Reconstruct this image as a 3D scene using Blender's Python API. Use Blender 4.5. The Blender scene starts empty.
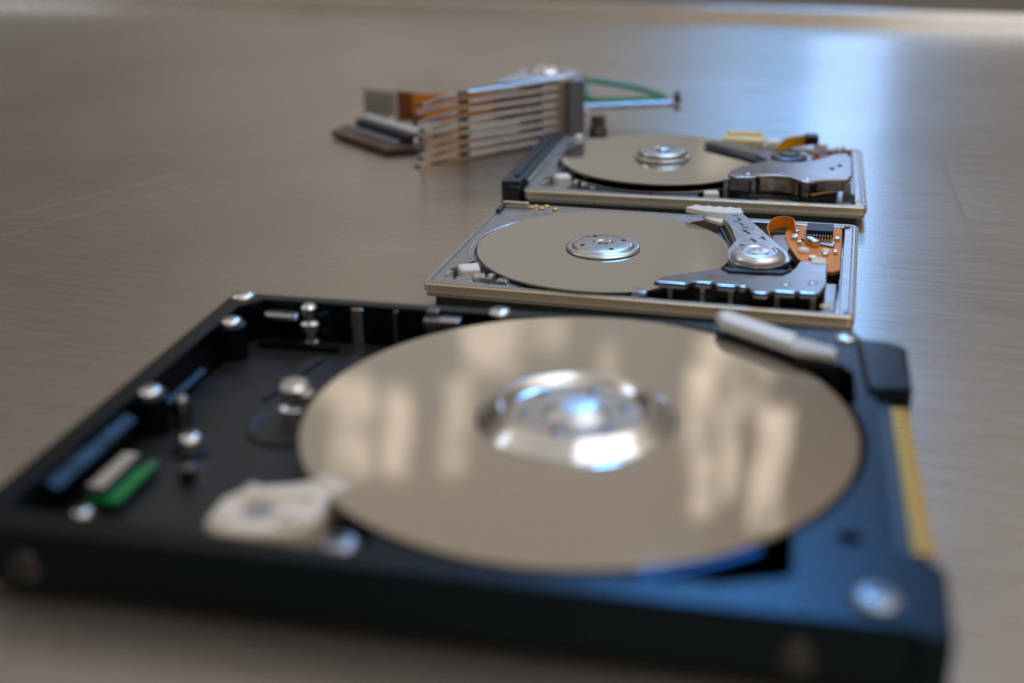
import bpy, bmesh, math, random
from mathutils import Vector, Matrix, Euler
random.seed(7)
SC = bpy.context.scene
COL = SC.collection
S = 0.001                      # everything below is written in millimetres
R = math.radians

# ------------------------------------------------------------------ camera
cam_d = bpy.data.cameras.new('camera')
cam = bpy.data.objects.new('camera', cam_d); COL.objects.link(cam)
cam_d.sensor_width = 36.0
cam_d.lens = 1224.5 / 1024 * 36.0
cam_d.clip_start = 0.005; cam_d.clip_end = 60
cam.location = (0, 0, 0.10552)
_p, _r = 0.393, -0.015
_f = Vector((0, math.cos(_p), -math.sin(_p))); _x = Vector((1, 0, 0)); _u = Vector((0, math.sin(_p), math.cos(_p)))
_x2 = math.cos(_r) * _x + math.sin(_r) * _u; _u2 = -math.sin(_r) * _x + math.cos(_r) * _u
cam.rotation_euler = Matrix((_x2, _u2, -_f)).transposed().to_euler()
cam_d.dof.use_dof = True
cam_d.dof.focus_distance = 0.318
cam_d.dof.aperture_fstop = 6.7
cam_d.dof.aperture_blades = 9
SC.camera = cam
SC.view_settings.view_transform = 'Standard'
SC.view_settings.look = 'None'
SC.view_settings.exposure = 0.0
SC.view_settings.gamma = 1.0

# ------------------------------------------------------------------ surrounding room light (procedural environment)
W = bpy.data.worlds.new('World'); SC.world = W
W.use_nodes = True
nt = W.node_tree; nt.nodes.clear()
def N(tree, t, **kw):
    n = tree.nodes.new(t)
    for k, v in kw.items(): setattr(n, k, v)
    return n
def MATH(tree, op, a, b=None, c=None):
    n = N(tree, 'ShaderNodeMath', operation=op)
    for i, v in enumerate((a, b, c)):
        if v is None: continue
        if isinstance(v, (int, float)): n.inputs[i].default_value = v
        else: tree.links.new(v, n.inputs[i])
    return n.outputs[0]
def SMOOTH(tree, v, lo, hi, a=0.0, b=1.0):
    n = N(tree, 'ShaderNodeMapRange', interpolation_type='SMOOTHSTEP')
    tree.links.new(v, n.inputs['Value'])
    n.inputs['From Min'].default_value = lo; n.inputs['From Max'].default_value = hi
    n.inputs['To Min'].default_value = a; n.inputs['To Max'].default_value = b
    return n.outputs[0]
def MIX(tree, fac, a, b, blend='MIX'):
    n = N(tree, 'ShaderNodeMix', data_type='RGBA', blend_type=blend)
    for s, v in ((n.inputs[0], fac), (n.inputs[6], a), (n.inputs[7], b)):
        if isinstance(v, (int, float)): s.default_value = v
        elif isinstance(v, tuple): s.default_value = (*v, 1)[:4]
        else: tree.links.new(v, s)
    return n.outputs[2]
tc = N(nt, 'ShaderNodeTexCoord'); sep = N(nt, 'ShaderNodeSeparateXYZ')
nt.links.new(tc.outputs['Generated'], sep.inputs[0])
az = MATH(nt, 'MULTIPLY', MATH(nt, 'ARCTAN2', sep.outputs[0], sep.outputs[1]), 180 / math.pi)
el = MATH(nt, 'MULTIPLY', MATH(nt, 'ARCSINE', sep.outputs[2]), 180 / math.pi)
nz = N(nt, 'ShaderNodeTexNoise'); nz.inputs['Scale'].default_value = 9; nz.inputs['Detail'].default_value = 3
nt.links.new(tc.outputs['Generated'], nz.inputs['Vector'])
wob = MATH(nt, 'MULTIPLY', MATH(nt, 'SUBTRACT', nz.outputs[0], 0.5), 2.6)
azw = MATH(nt, 'ADD', az, wob); elw = MATH(nt, 'ADD', el, MATH(nt, 'MULTIPLY', wob, 1.3))
def PATCH(a0, a1, e0, e1, s=0.22, se=0.5):
    m = MATH(nt, 'MULTIPLY', SMOOTH(nt, azw, a0 - s, a0 + s), SMOOTH(nt, azw, a1 - s, a1 + s, 1, 0))
    m = MATH(nt, 'MULTIPLY', m, SMOOTH(nt, elw, e0 - se, e0 + se))
    return MATH(nt, 'MULTIPLY', m, SMOOTH(nt, elw, e1 - se, e1 + se, 1, 0))
front = MIX(nt, SMOOTH(nt, az, -24, -9), (0.080, 0.064, 0.047), (0.338, 0.312, 0.275))      # left end of the room is darker
front = MIX(nt, SMOOTH(nt, az, 6, 17), front, (0.182, 0.156, 0.137))
front = MIX(nt, SMOOTH(nt, el, 6, 17, 0.60, 0.0), front, (0.20, 0.185, 0.165))
front = MIX(nt, SMOOTH(nt, el, 20, 32, 0, .55), front, (0.31, 0.25, 0.19))
back = SMOOTH(nt, MATH(nt, 'ABSOLUTE', az), 55, 110)
front = MIX(nt, SMOOTH(nt, el, 32, 48), front, (0.60, 0.53, 0.45))
room = MIX(nt, back, front, MIX(nt, SMOOTH(nt, el, 22, 40), (0.12, 0.098, 0.08), (0.80, 0.67, 0.52)))
room = MIX(nt, MATH(nt, 'MULTIPLY', SMOOTH(nt, az, -158, -140), SMOOTH(nt, az, -100, -70, .75, 0)), room, (0.12, 0.10, 0.08))
room = MIX(nt, SMOOTH(nt, el, 45, 75), room, (0.50, 0.48, 0.45))                            # ceiling
room = MIX(nt, SMOOTH(nt, el, -12, 0, 1, 0), room, (0.07, 0.06, 0.05))                      # floor
cream = (0.92, 0.79, 0.64)
nb2 = N(nt, 'ShaderNodeTexNoise'); nb2.inputs['Scale'].default_value = 26; nb2.inputs['Detail'].default_value = 4
nt.links.new(tc.outputs['Generated'], nb2.inputs['Vector'])
ragged = SMOOTH(nt, nb2.outputs[0], .34, .60, .25, 1.0)
for a0, a1, e0, e1, k in ((9.1, 10.5, 22.0, 30.0, 1), (10.9, 11.7, 23.4, 29.6, .9), (10.3, 12.9, 21.4, 23.4, .9), (10.2, 11.2, 25.0, 26.3, .7), (11.6, 12.8, 23.0, 25.8, .55), (12.7, 14.3, 25.2, 31.2, 1),
                       (-9.4, -7.2, 24.0, 28.6, .8), (-6.7, -5.3, 24.6, 29.0, .85), (-11, -8.5, 22.5, 25.0, .4), (-3.7, -2.2, 24.0, 29.0, .55), (-2.8, 0.2, 20.5, 24.0, .75), (.4, 2.6, 21.0, 23.0, .5),
                       (4.4, 5.4, 22.5, 25.0, .5), (9.0, 11.0, 12.5, 14.8, .5), (8.6, 9.8, 18.0, 19.6, .25), (-7, -4, 8, 12, .25), (-2.4, -1.6, 6, 9.5, .35)):
    room = MIX(nt, MATH(nt, 'MULTIPLY', MATH(nt, 'MULTIPLY', PATCH(a0, a1, e0, e1), ragged), k), room, cream)
bg = N(nt, 'ShaderNodeBackground'); out = N(nt, 'ShaderNodeOutputWorld')
nt.links.new(room, bg.inputs[0]); bg.inputs[1].default_value = 1.0
nt.links.new(bg.outputs[0], out.inputs[0])

# ------------------------------------------------------------------ lamps
def area(name, az_, el_, dist, sx, sy, rad, color, target=(0, 0.25, 0)):
    d = bpy.data.lights.new(name, 'AREA'); d.shape = 'RECTANGLE'; d.size = sx; d.size_y = sy
    d.energy = rad * math.pi * sx * sy; d.color = color
    o = bpy.data.objects.new(name, d); COL.objects.link(o)
    t = Vector(target); a, e = R(az_), R(el_)
    v = Vector((math.sin(a) * math.cos(e), math.cos(a) * math.cos(e), math.sin(e)))
    o.location = t + v * dist
    o.rotation_euler = v.to_track_quat('Z', 'Y').to_euler()
    return o
area('window_daylight', 16.9, 17.9, 2.6, 0.16, 0.48, 4.2, (0.38, 0.58, 1.0))
area('upper_window', 13.2, 43.1, 2.2, 0.36, 0.56, 19, (0.09, 0.42, 1.0))
area('ceiling_lamp', 100, 72, 1.5, 1.25, 0.9, 1.6, (0.87, 0.93, 1.0))
area('side_window', -68, 38, 2.2, 0.6, 0.6, 2.2, (0.66, 0.80, 1.0))

# ------------------------------------------------------------------ mesh helpers
def thing(name, label, cat, loc, rz=0.0, group=None):
    o = bpy.data.objects.new(name, None); COL.objects.link(o)
    o.empty_display_size = 0.01
    o.location = Vector(loc) * S; o.rotation_euler = (0, 0, rz)
    o['label'] = label; o['category'] = cat
    if group: o['group'] = group
    return o
def finish(name, bm, mat, parent=None, loc=None, smooth=40, label=None, scale=True):
    if scale: bmesh.ops.scale(bm, vec=(S, S, S), verts=bm.verts)
    bmesh.ops.recalc_face_normals(bm, faces=bm.faces)
    me = bpy.data.meshes.new(name); bm.to_mesh(me); bm.free()
    if smooth:
        for p in me.polygons: p.use_smooth = True
        me.set_sharp_from_angle(angle=R(smooth))
    for m in (mat if isinstance(mat, (list, tuple)) else [mat]): me.materials.append(m)
    o = bpy.data.objects.new(name, me); COL.objects.link(o)
    if smooth:
        wn = o.modifiers.new('shade', 'WEIGHTED_NORMAL'); wn.keep_sharp = True; wn.weight = 60
    if parent: o.parent = parent
    if loc: o.location = Vector(loc) * S
    if label: o['label'] = label
    return o
def bev(bm, w, seg=2, ang=30):
    es = [e for e in bm.edges if len(e.link_faces) == 2 and e.calc_face_angle(0) > R(ang)]
    if es and w: bmesh.ops.bevel(bm, geom=es, offset=w, segments=seg, profile=.5, affect='EDGES', clamp_overlap=True)
def prism(pts, z0, z1, b=0.0, seg=2, bm=None):
    t = bmesh.new()
    lo = [t.verts.new((x, y, z0)) for x, y in pts]; hi = [t.verts.new((x, y, z1)) for x, y in pts]
    t.faces.new(lo[::-1]); t.faces.new(hi)
    n = len(pts)
    for i in range(n): t.faces.new((lo[i], lo[(i + 1) % n], hi[(i + 1) % n], hi[i]))
    bmesh.ops.recalc_face_normals(t, faces=t.faces)
    bev(t, b, seg)
    return join(bm, t)
def join(bm, t):
    if bm is None: return t
    me = bpy.data.meshes.new('tmp'); t.to_mesh(me); t.free(); bm.from_mesh(me); bpy.data.meshes.remove(me)
    return bm
def box(x0, x1, y0, y1, z0, z1, b=0.15, bm=None, rz=0, pivot=None, tilt=None):
    t = prism([(x0, y0), (x1, y0), (x1, y1), (x0, y1)], z0, z1, b)
    if rz or tilt:
        c = Vector(pivot or ((x0 + x1) / 2, (y0 + y1) / 2, z0))
        m = Euler((tilt[0] if tilt else 0, tilt[1] if tilt else 0, rz)).to_matrix()
        bmesh.ops.rotate(t, cent=c, matrix=m, verts=t.verts)
    return join(bm, t)
def lathe(prof, n=48, c=(0, 0, 0), bm=None):
    t = bmesh.new(); rings = []
    for r, z in prof:
        if r <= 1e-6: rings.append([t.verts.new((c[0], c[1], c[2] + z))])
        else: rings.append([t.verts.new((c[0] + r * math.cos(2 * math.pi * i / n), c[1] + r * math.sin(2 * math.pi * i / n), c[2] + z)) for i in range(n)])
    for a, b_ in zip(rings, rings[1:]):
        for i in range(n):
            j = (i + 1) % n
            if len(a) == 1 and len(b_) == 1: break
            if len(a) == 1: t.faces.new((a[0], b_[i], b_[j]))
            elif len(b_) == 1: t.faces.new((a[i], a[j], b_[0]))
            else: t.faces.new((a[i], a[j], b_[j], b_[i]))
    for ring in (rings[0], rings[-1]):
        if len(ring) > 1: t.faces.new(ring)
    return join(bm, t)
def tube(path, r, n=8, bm=None):
    t = bmesh.new(); P = [Vector(p) for p in path]; rings = []
    for i, p in enumerate(P):
        d = (P[min(i + 1, len(P) - 1)] - P[max(i - 1, 0)]).normalized()
        a = d.cross(Vector((0, 0, 1)));
        if a.length < 1e-3: a = Vector((1, 0, 0))
        a.normalize(); b_ = a.cross(d)
        rings.append([t.verts.new(p + r * (math.cos(2 * math.pi * k / n) * a + math.sin(2 * math.pi * k / n) * b_)) for k in range(n)])
    for a, b_ in zip(rings, rings[1:]):
        for k in range(n): t.faces.new((a[k], a[(k + 1) % n], b_[(k + 1) % n], b_[k]))
    t.faces.new(rings[0]); t.faces.new(rings[-1])
    return join(bm, t)
def spline(pts, k=8):
    P = [Vector(p) for p in pts]; out_ = []
    for i in range(len(P) - 1):
        p0, p1, p2, p3 = P[max(i - 1, 0)], P[i], P[i + 1], P[min(i + 2, len(P) - 1)]
        for j in range(k):
            t = j / k
            out_.append(.5 * ((2 * p1) + (p2 - p0) * t + (2 * p0 - 5 * p1 + 4 * p2 - p3) * t * t + (3 * p1 - p0 - 3 * p2 + p3) * t ** 3))
    out_.append(P[-1]); return out_
def ribbon(path, z0, z1, th=0.15, bm=None, k=8):
    """upright strip: follows a plan path, z0/z1 are numbers or lists giving its lower and upper edge"""
    n = len(path)
    za = z0 if isinstance(z0, (list, tuple)) else [z0] * n
    zb = z1 if isinstance(z1, (list, tuple)) else [z1] * n
    A = spline([(x, y, z) for (x, y), z in zip(path, za)], k); B = spline([(x, y, z) for (x, y), z in zip(path, zb)], k)
    t = bmesh.new(); rows = []
    for i in range(len(A)):
        d = A[min(i + 1, len(A) - 1)] - A[max(i - 1, 0)]; d.z = 0; d.normalize()
        nn = Vector((-d.y, d.x, 0)) * th / 2
        rows.append([t.verts.new(A[i] - nn), t.verts.new(A[i] + nn), t.verts.new(B[i] + nn), t.verts.new(B[i] - nn)])
    for a, b_ in zip(rows, rows[1:]):
        for q in range(4): t.faces.new((a[q], a[(q + 1) % 4], b_[(q + 1) % 4], b_[q]))
    t.faces.new(rows[0]); t.faces.new(rows[-1])
    return join(bm, t)
def circ(cx, cy, r, n=64, a0=0, a1=360):
    full = abs(a1 - a0) >= 360
    return [(cx + r * math.cos(R(a0 + (a1 - a0) * i / (n if full else n - 1))), cy + r * math.sin(R(a0 + (a1 - a0) * i / (n if full else n - 1)))) for i in range(n)]
def rrect(x0, x1, y0, y1, r, n=5):
    o = []
    for cx, cy, a in ((x1 - r, y0 + r, -90), (x1 - r, y1 - r, 0), (x0 + r, y1 - r, 90), (x0 + r, y0 + r, 180)):
        o += circ(cx, cy, r, n, a, a + 90)
    return o
def carve(base, cutters):
    """boolean difference, done on meshes"""
    me = bpy.data.meshes.new('base'); base.to_mesh(me); base.free()
    o = bpy.data.objects.new('base', me); COL.objects.link(o); tmp = [o]
    for c in cutters:
        m2 = bpy.data.meshes.new('cut'); bmesh.ops.recalc_face_normals(c, faces=c.faces); c.to_mesh(m2); c.free()
        oc = bpy.data.objects.new('cut', m2); COL.objects.link(oc); tmp.append(oc)
        md = o.modifiers.new('b', 'BOOLEAN'); md.operation = 'DIFFERENCE'; md.object = oc; md.solver = 'EXACT'
    dg = bpy.context.evaluated_depsgraph_get(); dg.update()
    ev = o.evaluated_get(dg); res = bpy.data.meshes.new_from_object(ev)
    bm = bmesh.new(); bm.from_mesh(res)
    for q in tmp:
        m_ = q.data; bpy.data.objects.remove(q); bpy.data.meshes.remove(m_)
    bpy.data.meshes.remove(res)
    bmesh.ops.remove_doubles(bm, verts=bm.verts, dist=0.002)
    bmesh.ops.dissolve_limit(bm, angle_limit=R(1), verts=bm.verts, edges=bm.edges)
    return bm
def soft_edges(o, w, seg=2, ang=40):
    md = o.modifiers.new('edge', 'BEVEL'); md.width = w * S; md.segments = seg; md.limit_method = 'ANGLE'; md.angle_limit = R(ang)
    md.harden_normals = False
    bpy_mod = o.modifiers.get('shade')
    if bpy_mod: o.modifiers.move(0, len(o.modifiers) - 1)
    return o

# ------------------------------------------------------------------ materials
def mat(name, color, metallic=0.0, rough=0.4, ior=1.5, coat=0.0, coat_r=0.1, var=0.0, rvar=0.0, vs=300.0, bump=0.0, bs=900.0, trans=0.0, sss=0.0, alpha=1.0, aniso=0.0):
    m = bpy.data.materials.new(name); m.use_nodes = True
    t = m.node_tree; p = t.nodes['Principled BSDF']
    p.inputs['Base Color'].default_value = (*color, 1); p.inputs['Metallic'].default_value = metallic
    p.inputs['Roughness'].default_value = rough; p.inputs['IOR'].default_value = ior
    p.inputs['Coat Weight'].default_value = coat; p.inputs['Coat Roughness'].default_value = coat_r
    p.inputs['Transmission Weight'].default_value = trans; p.inputs['Alpha'].default_value = alpha
    if sss:
        p.inputs['Subsurface Weight'].default_value = sss; p.inputs['Subsurface Radius'].default_value = (.002, .0018, .0014); p.inputs['Subsurface Scale'].default_value = 1.0
    tcn = N(t, 'ShaderNodeTexCoord')
    if var or rvar:
        nn = N(t, 'ShaderNodeTexNoise'); nn.inputs['Scale'].default_value = vs; nn.inputs['Detail'].default_value = 5; nn.inputs['Roughness'].default_value = .6
        t.links.new(tcn.outputs['Object'], nn.inputs['Vector'])
        if var:
            c1 = tuple(max(0, c * (1 - var)) for c in color); c2 = tuple(min(1, c * (1 + var)) for c in color)
            t.links.new(MIX(t, SMOOTH(t, nn.outputs[0], .3, .7), c1, c2), p.inputs['Base Color'])
        if rvar: t.links.new(SMOOTH(t, nn.outputs[0], .3, .7, max(.02, rough - rvar), rough + rvar), p.inputs['Roughness'])
    if bump:
        nb = N(t, 'ShaderNodeTexNoise'); nb.inputs['Scale'].default_value = bs; nb.inputs['Detail'].default_value = 3
        t.links.new(tcn.outputs['Object'], nb.inputs['Vector'])
        bn = N(t, 'ShaderNodeBump'); bn.inputs['Strength'].default_value = bump; bn.inputs['Distance'].default_value = 0.0003
        t.links.new(nb.outputs[0], bn.inputs['Height']); t.links.new(bn.outputs[0], p.inputs['Normal'])
    return m
PAINT_SPEC = 0.28
M = dict(
    paint=mat('black_casting_paint', (.003, .003, .0036), .0, .28, 1.6, .0, .2, rvar=.05, vs=500, bump=.08, bs=2500),
    floor_paint=mat('grey_black_paint', (.016, .0155, .016), 0, .42, 1.45, rvar=.06, vs=200, bump=.15, bs=1800),
    dull_screw=mat('dull_screw_metal', (.36, .38, .42), 1, .36, rvar=.05, vs=600),
    ledge=mat('ledge_paint', (.004, .005, .009), 0, .42, 1.35, rvar=.06, vs=200),
    black=mat('black_plastic', (.012, .013, .017), 0, .38, 1.5, rvar=.05),
    navy=mat('dark_connector_plastic', (.016, .021, .036), 0, .33, 1.5, rvar=.05),
    mirror=mat('platter_mirror', (.80, .765, .72), 1, .035, rvar=.012, vs=60),
    mirror_cool=mat('platter_mirror_cool', (.715, .73, .725), 1, .045, rvar=.015, vs=60),
    edge=mat('platter_edge_metal', (.30, .27, .22), 1, .42),
    blue_gleam=mat('blue_gleam_colour', (.01, .22, 1.0), .0, .5, 1.4),  # blue reflection put into plain colour, for the arc by the platter
    chrome=mat('bright_screw_metal', (.80, .81, .83), 1, .22, rvar=.03, vs=900),
    cap=mat('satin_cap_metal', (.70, .71, .73), 1, .34, rvar=.02, vs=300),
    hub=mat('polished_hub_metal', (.78, .77, .76), 1, .15, rvar=.02, vs=300),
    satin=mat('satin_aluminium', (.62, .62, .62), 1, .24, rvar=.04, vs=500),
    tray=mat('die_cast_tray_metal', (.47, .455, .43), 1, .29, rvar=.03, vs=250),
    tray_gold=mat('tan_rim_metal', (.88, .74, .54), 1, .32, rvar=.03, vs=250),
    gun=mat('gunmetal_plate', (.27, .255, .24), 1, .24, var=.08, rvar=.03, vs=200),
    dark_metal=mat('dark_steel', (.11, .105, .10), 1, .36, rvar=.08),
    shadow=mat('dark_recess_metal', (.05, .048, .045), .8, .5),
    cream=mat('cream_plastic', (.78, .70, .60), 0, .42, 1.48, sss=.15, var=.06, vs=220),
    white=mat('white_plastic', (.82, .82, .80), 0, .38, 1.48, sss=.1),
    clear=mat('frosted_clear_plastic', (.85, .86, .86), 0, .16, 1.48, trans=.85),
    yellow=mat('pale_yellow_plastic', (.80, .72, .38), 0, .4, sss=.1),
    gold=mat('gold_contact', (.80, .54, .17), .85, .42, rvar=.06, vs=600),
    orange=mat('amber_flex_film', (.74, .25, .012), 0, .45, 1.4, var=.12, vs=250),
    amber=mat('yellow_flex_film', (.72, .38, .008), 0, .4, 1.4, var=.12, vs=250),
    brown=mat('brown_flex_film', (.22, .068, .010), 0, .4, 1.45, var=.2, vs=250),
    board_brown=mat('dark_brown_board', (.075, .032, .016), 0, .35, 1.5, var=.2, vs=250),
    copper=mat('copper_trace', (.75, .36, .16), 1, .32),
    green=mat('green_circuit_board', (.008, .22, .060), 0, .35, 1.5, coat=.3, var=.15, vs=300),
    pcb_dark=mat('dark_green_circuit_board', (.012, .022, .010), 0, .45, var=.2, vs=300),
    coil=mat('green_enamel_wire', (.003, .20, .055), .2, .35, 1.5, coat=.2, coat_r=.15),
    chip=mat('chip_black', (.014, .016, .022), 0, .42),
    solder=mat('solder_tin', (.72, .72, .70), 1, .28),
    arm_metal=mat('pale_arm_metal', (.70, .74, .82), .85, .26),
    arm_shaded=mat('shaded_arm_metal', (.13, .115, .10), .9, .38),  # darkened so the shade between the arms sits in their colour
    blue_grey=mat('blue_grey_metal', (.30, .32, .38), .8, .35),
    bronze=mat('bronze_tip_metal', (.66, .46, .26), 1, .28),
    label=mat('grey_label_plate', (.36, .34, .33), .4, .42),
    tan_metal=mat('tan_reflecting_block', (.66, .56, .46), 1, .30, rvar=.08, vs=400),
    grey_plastic=mat('grey_ramp_plastic', (.55, .54, .51), 0, .40, 1.48, sss=.1),
)
def table_metal():
    m = bpy.data.materials.new('brushed_stainless_steel'); m.use_nodes = True
    t = m.node_tree; p = t.nodes['Principled BSDF']
    p.inputs['Metallic'].default_value = 0.90
    tcn = N(t, 'ShaderNodeTexCoord'); mp = N(t, 'ShaderNodeMapping')
    mp.inputs['Scale'].default_value = (16, 2300, 1)
    t.links.new(tcn.outputs['Object'], mp.inputs['Vector'])
    g = N(t, 'ShaderNodeTexNoise'); g.inputs['Scale'].default_value = 1; g.inputs['Detail'].default_value = 4; g.inputs['Roughness'].default_value = .65
    t.links.new(mp.outputs[0], g.inputs['Vector'])
    mp2 = N(t, 'ShaderNodeMapping'); mp2.inputs['Scale'].default_value = (45, 420, 1)
    t.links.new(tcn.outputs['Object'], mp2.inputs['Vector'])
    g2 = N(t, 'ShaderNodeTexNoise'); g2.inputs['Scale'].default_value = 1; g2.inputs['Detail'].default_value = 3
    t.links.new(mp2.outputs[0], g2.inputs['Vector'])
    sm = N(t, 'ShaderNodeTexNoise'); sm.inputs['Scale'].default_value = 9; sm.inputs['Detail'].default_value = 4
    t.links.new(tcn.outputs['Object'], sm.inputs['Vector'])
    col = MIX(t, SMOOTH(t, g.outputs[0], .25, .75), (.515, .48, .44), (.605, .57, .53))
    col = MIX(t, SMOOTH(t, sm.outputs[0], .35, .68, 0, .65), col, (.46, .42, .375))
    sp = N(t, 'ShaderNodeSeparateXYZ'); t.links.new(tcn.outputs['Object'], sp.inputs[0])
    def scratch(x0, y0, x1, y1, w, depth, c):   # a wear mark between two points of the sheet (metres, table axes)
        nonlocal col
        dx, dy = x1 - x0, y1 - y0; L = math.hypot(dx, dy)
        u = MATH(t, 'ADD', MATH(t, 'MULTIPLY', sp.outputs[0], dx / L), MATH(t, 'MULTIPLY', sp.outputs[1], dy / L))
        v = MATH(t, 'ADD', MATH(t, 'MULTIPLY', sp.outputs[0], -dy / L), MATH(t, 'MULTIPLY', sp.outputs[1], dx / L))
        u0 = (x0 * dx + y0 * dy) / L; v0 = (-x0 * dy + y0 * dx) / L
        wob_ = MATH(t, 'MULTIPLY', MATH(t, 'SUBTRACT', sm.outputs[0], .5), w * 6)
        d = MATH(t, 'ABSOLUTE', MATH(t, 'ADD', MATH(t, 'SUBTRACT', v, v0), wob_))
        k = MATH(t, 'MULTIPLY', SMOOTH(t, d, 0, w, 1, 0), MATH(t, 'MULTIPLY', SMOOTH(t, u, u0, u0 + .2 * L), SMOOTH(t, u, u0 + .8 * L, u0 + L, 1, 0)))
        k = MATH(t, 'MULTIPLY', k, SMOOTH(t, g2.outputs[0], .2, .6, .4, 1.0))
        col = MIX(t, MATH(t, 'MULTIPLY', k, depth), col, c)
    for s in SCRATCHES: scratch(*s)
    t.links.new(col, p.inputs['Base Color'])
    t.links.new(SMOOTH(t, g2.outputs[0], .3, .7, .25, .285), p.inputs['Roughness'])
    p.inputs['Anisotropic'].default_value = TAN[0]
    p.inputs['Anisotropic Rotation'].default_value = TAN[1]
    tg = N(t, 'ShaderNodeTangent', direction_type='UV_MAP'); tg.uv_map = 'UVMap'
    t.links.new(tg.outputs[0], p.inputs['Tangent'])
    bn = N(t, 'ShaderNodeBump'); bn.inputs['Strength'].default_value = .045; bn.inputs['Distance'].default_value = 0.0001
    t.links.new(g.outputs[0], bn.inputs['Height']); t.links.new(bn.outputs[0], p.inputs['Normal'])
    return m
M['paint'].node_tree.nodes['Principled BSDF'].inputs['Specular IOR Level'].default_value = PAINT_SPEC
M['paint'].node_tree.nodes['Principled BSDF'].inputs['Specular Tint'].default_value = (.34, .70, 1.0, 1)
SCRATCHES = []
TAN = (0.84, 0.25)

# ------------------------------------------------------------------ table and floor
TA = -0.30                                                    # the table's back edge turns away to the right
def build_table():
    # profile along table y (mm): flat sheet, then a rolled-up back edge
    prof = [(-1100, 0), (-600, 0), (-300, 0), (-100, 0), (-20, 0)]
    r = 2.6
    for i in range(1, 9): a = R(60 * i / 8); prof.append((-r * .8 + r * math.sin(a), r - r * math.cos(a)))
    y0, z0 = prof[-1]
    prof += [(y0 + 2.0, z0 + 3.4), (y0 + 4.2, z0 + 7.3)]
    for i in range(1, 7): a = R(150 - 150 * i / 6); prof.append((y0 + 4.4 + 3.2 + 3.6 * math.cos(a), z0 + 6.8 + 2.6 * math.sin(a)))
    prof += [(y0 + 11.3, 4), (y0 + 11.2, -30), (y0 + 10.2, -30), (y0 + 10.0, -2.0), (-20, -1.5), (-1100, -1.5)]
    xs = [-1300, -600, -200, 0, 200, 600, 1300]
    bm = bmesh.new(); uv = bm.loops.layers.uv.new('UVMap')
    grid = [[bm.verts.new((x, y, z)) for y, z in prof] for x in xs]
    n = len(prof)
    for i in range(len(xs) - 1):
        for j in range(n):
            bm.faces.new((grid[i][j], grid[i + 1][j], grid[i + 1][(j + 1) % n], grid[i][(j + 1) % n]))
    bm.faces.new(grid[0]); bm.faces.new(grid[-1])
    s = [0]
    for j in range(1, n): s.append(s[-1] + math.dist(prof[j], prof[j - 1]))
    idx = {}
    for i, x in enumerate(xs):
        for j in range(n): idx[grid[i][j]] = (x / 1000, s[j] / 1000)
    for f in bm.faces:
        for l in f.loops: l[uv].uv = idx[l.vert]
    o = finish('table', bm, table_metal(), smooth=40)
    o.location = Vector((3, 766, 0)) * S; o.rotation_euler = (0, 0, TA)
    o['kind'] = 'structure'; o['label'] = 'brushed stainless steel table top with a rolled up back edge'; o['category'] = 'table'
    return o
def W2T(x, y):
    dx, dy = x - 3, y - 766; c, s = math.cos(-TA), math.sin(-TA)
    return ((c * dx - s * dy) * S, (s * dx + c * dy) * S)
for (a, b_, w, d, c) in (((-175, 330), (-105, 420), .0012, .8, (.75, .74, .74)), ((-160, 325), (-98, 402), .0010, .7, (.75, .74, .74)),
                         ((130, 330), (150, 420), .0007, .6, (.30, .28, .27)), ((152, 300), (148, 360), .0006, .5, (.30, .28, .27)), ((-215, 560), (-150, 640), .0012, .25, (.7, .7, .7))):
    SCRATCHES.append((*W2T(*a), *W2T(*b_), w, d, c))
build_table()
fb = bmesh.new()
vs_ = [fb.verts.new(p) for p in ((-6000, -3000, -880), (6000, -3000, -880), (6000, 9000, -880), (-6000, 9000, -880))]
fb.faces.new(vs_)
fl = finish('floor', fb, mat('grey_floor_coating', (.19, .18, .18), 0, .5, var=.12, vs=3), smooth=0)
fl['kind'] = 'structure'; fl['label'] = 'dark grey floor beyond the table'; fl['category'] = 'floor'

def dome(parent, x, y, z, r, h, m, name='screw', slot=True, label=None, n=28):
    p = [(r, 0), (r, h * .35), (r * .93, h * .62), (r * .75, h * .85), (r * .45, h * .98)]
    p += [(r * .40, h * .98), (r * .36, h * .45), (0, h * .45)] if slot else [(0, h)]
    return finish(name, lathe(p, n), m, parent, (x, y, z), 50, label)

def platter(D, cx, cy, z, rp, rin, h, m):
    bm = lathe([(rin, 0), (rp - .15, 0), (rp, .12), (rp, h - .14), (rp - .15, h), (rin, h)], 150)
    o = finish('platter', bm, [m, M['edge']], D, (cx, cy, z), 30)
    for p in o.data.polygons:
        if abs(p.normal.z) < .95: p.material_index = 1
    return o
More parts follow.
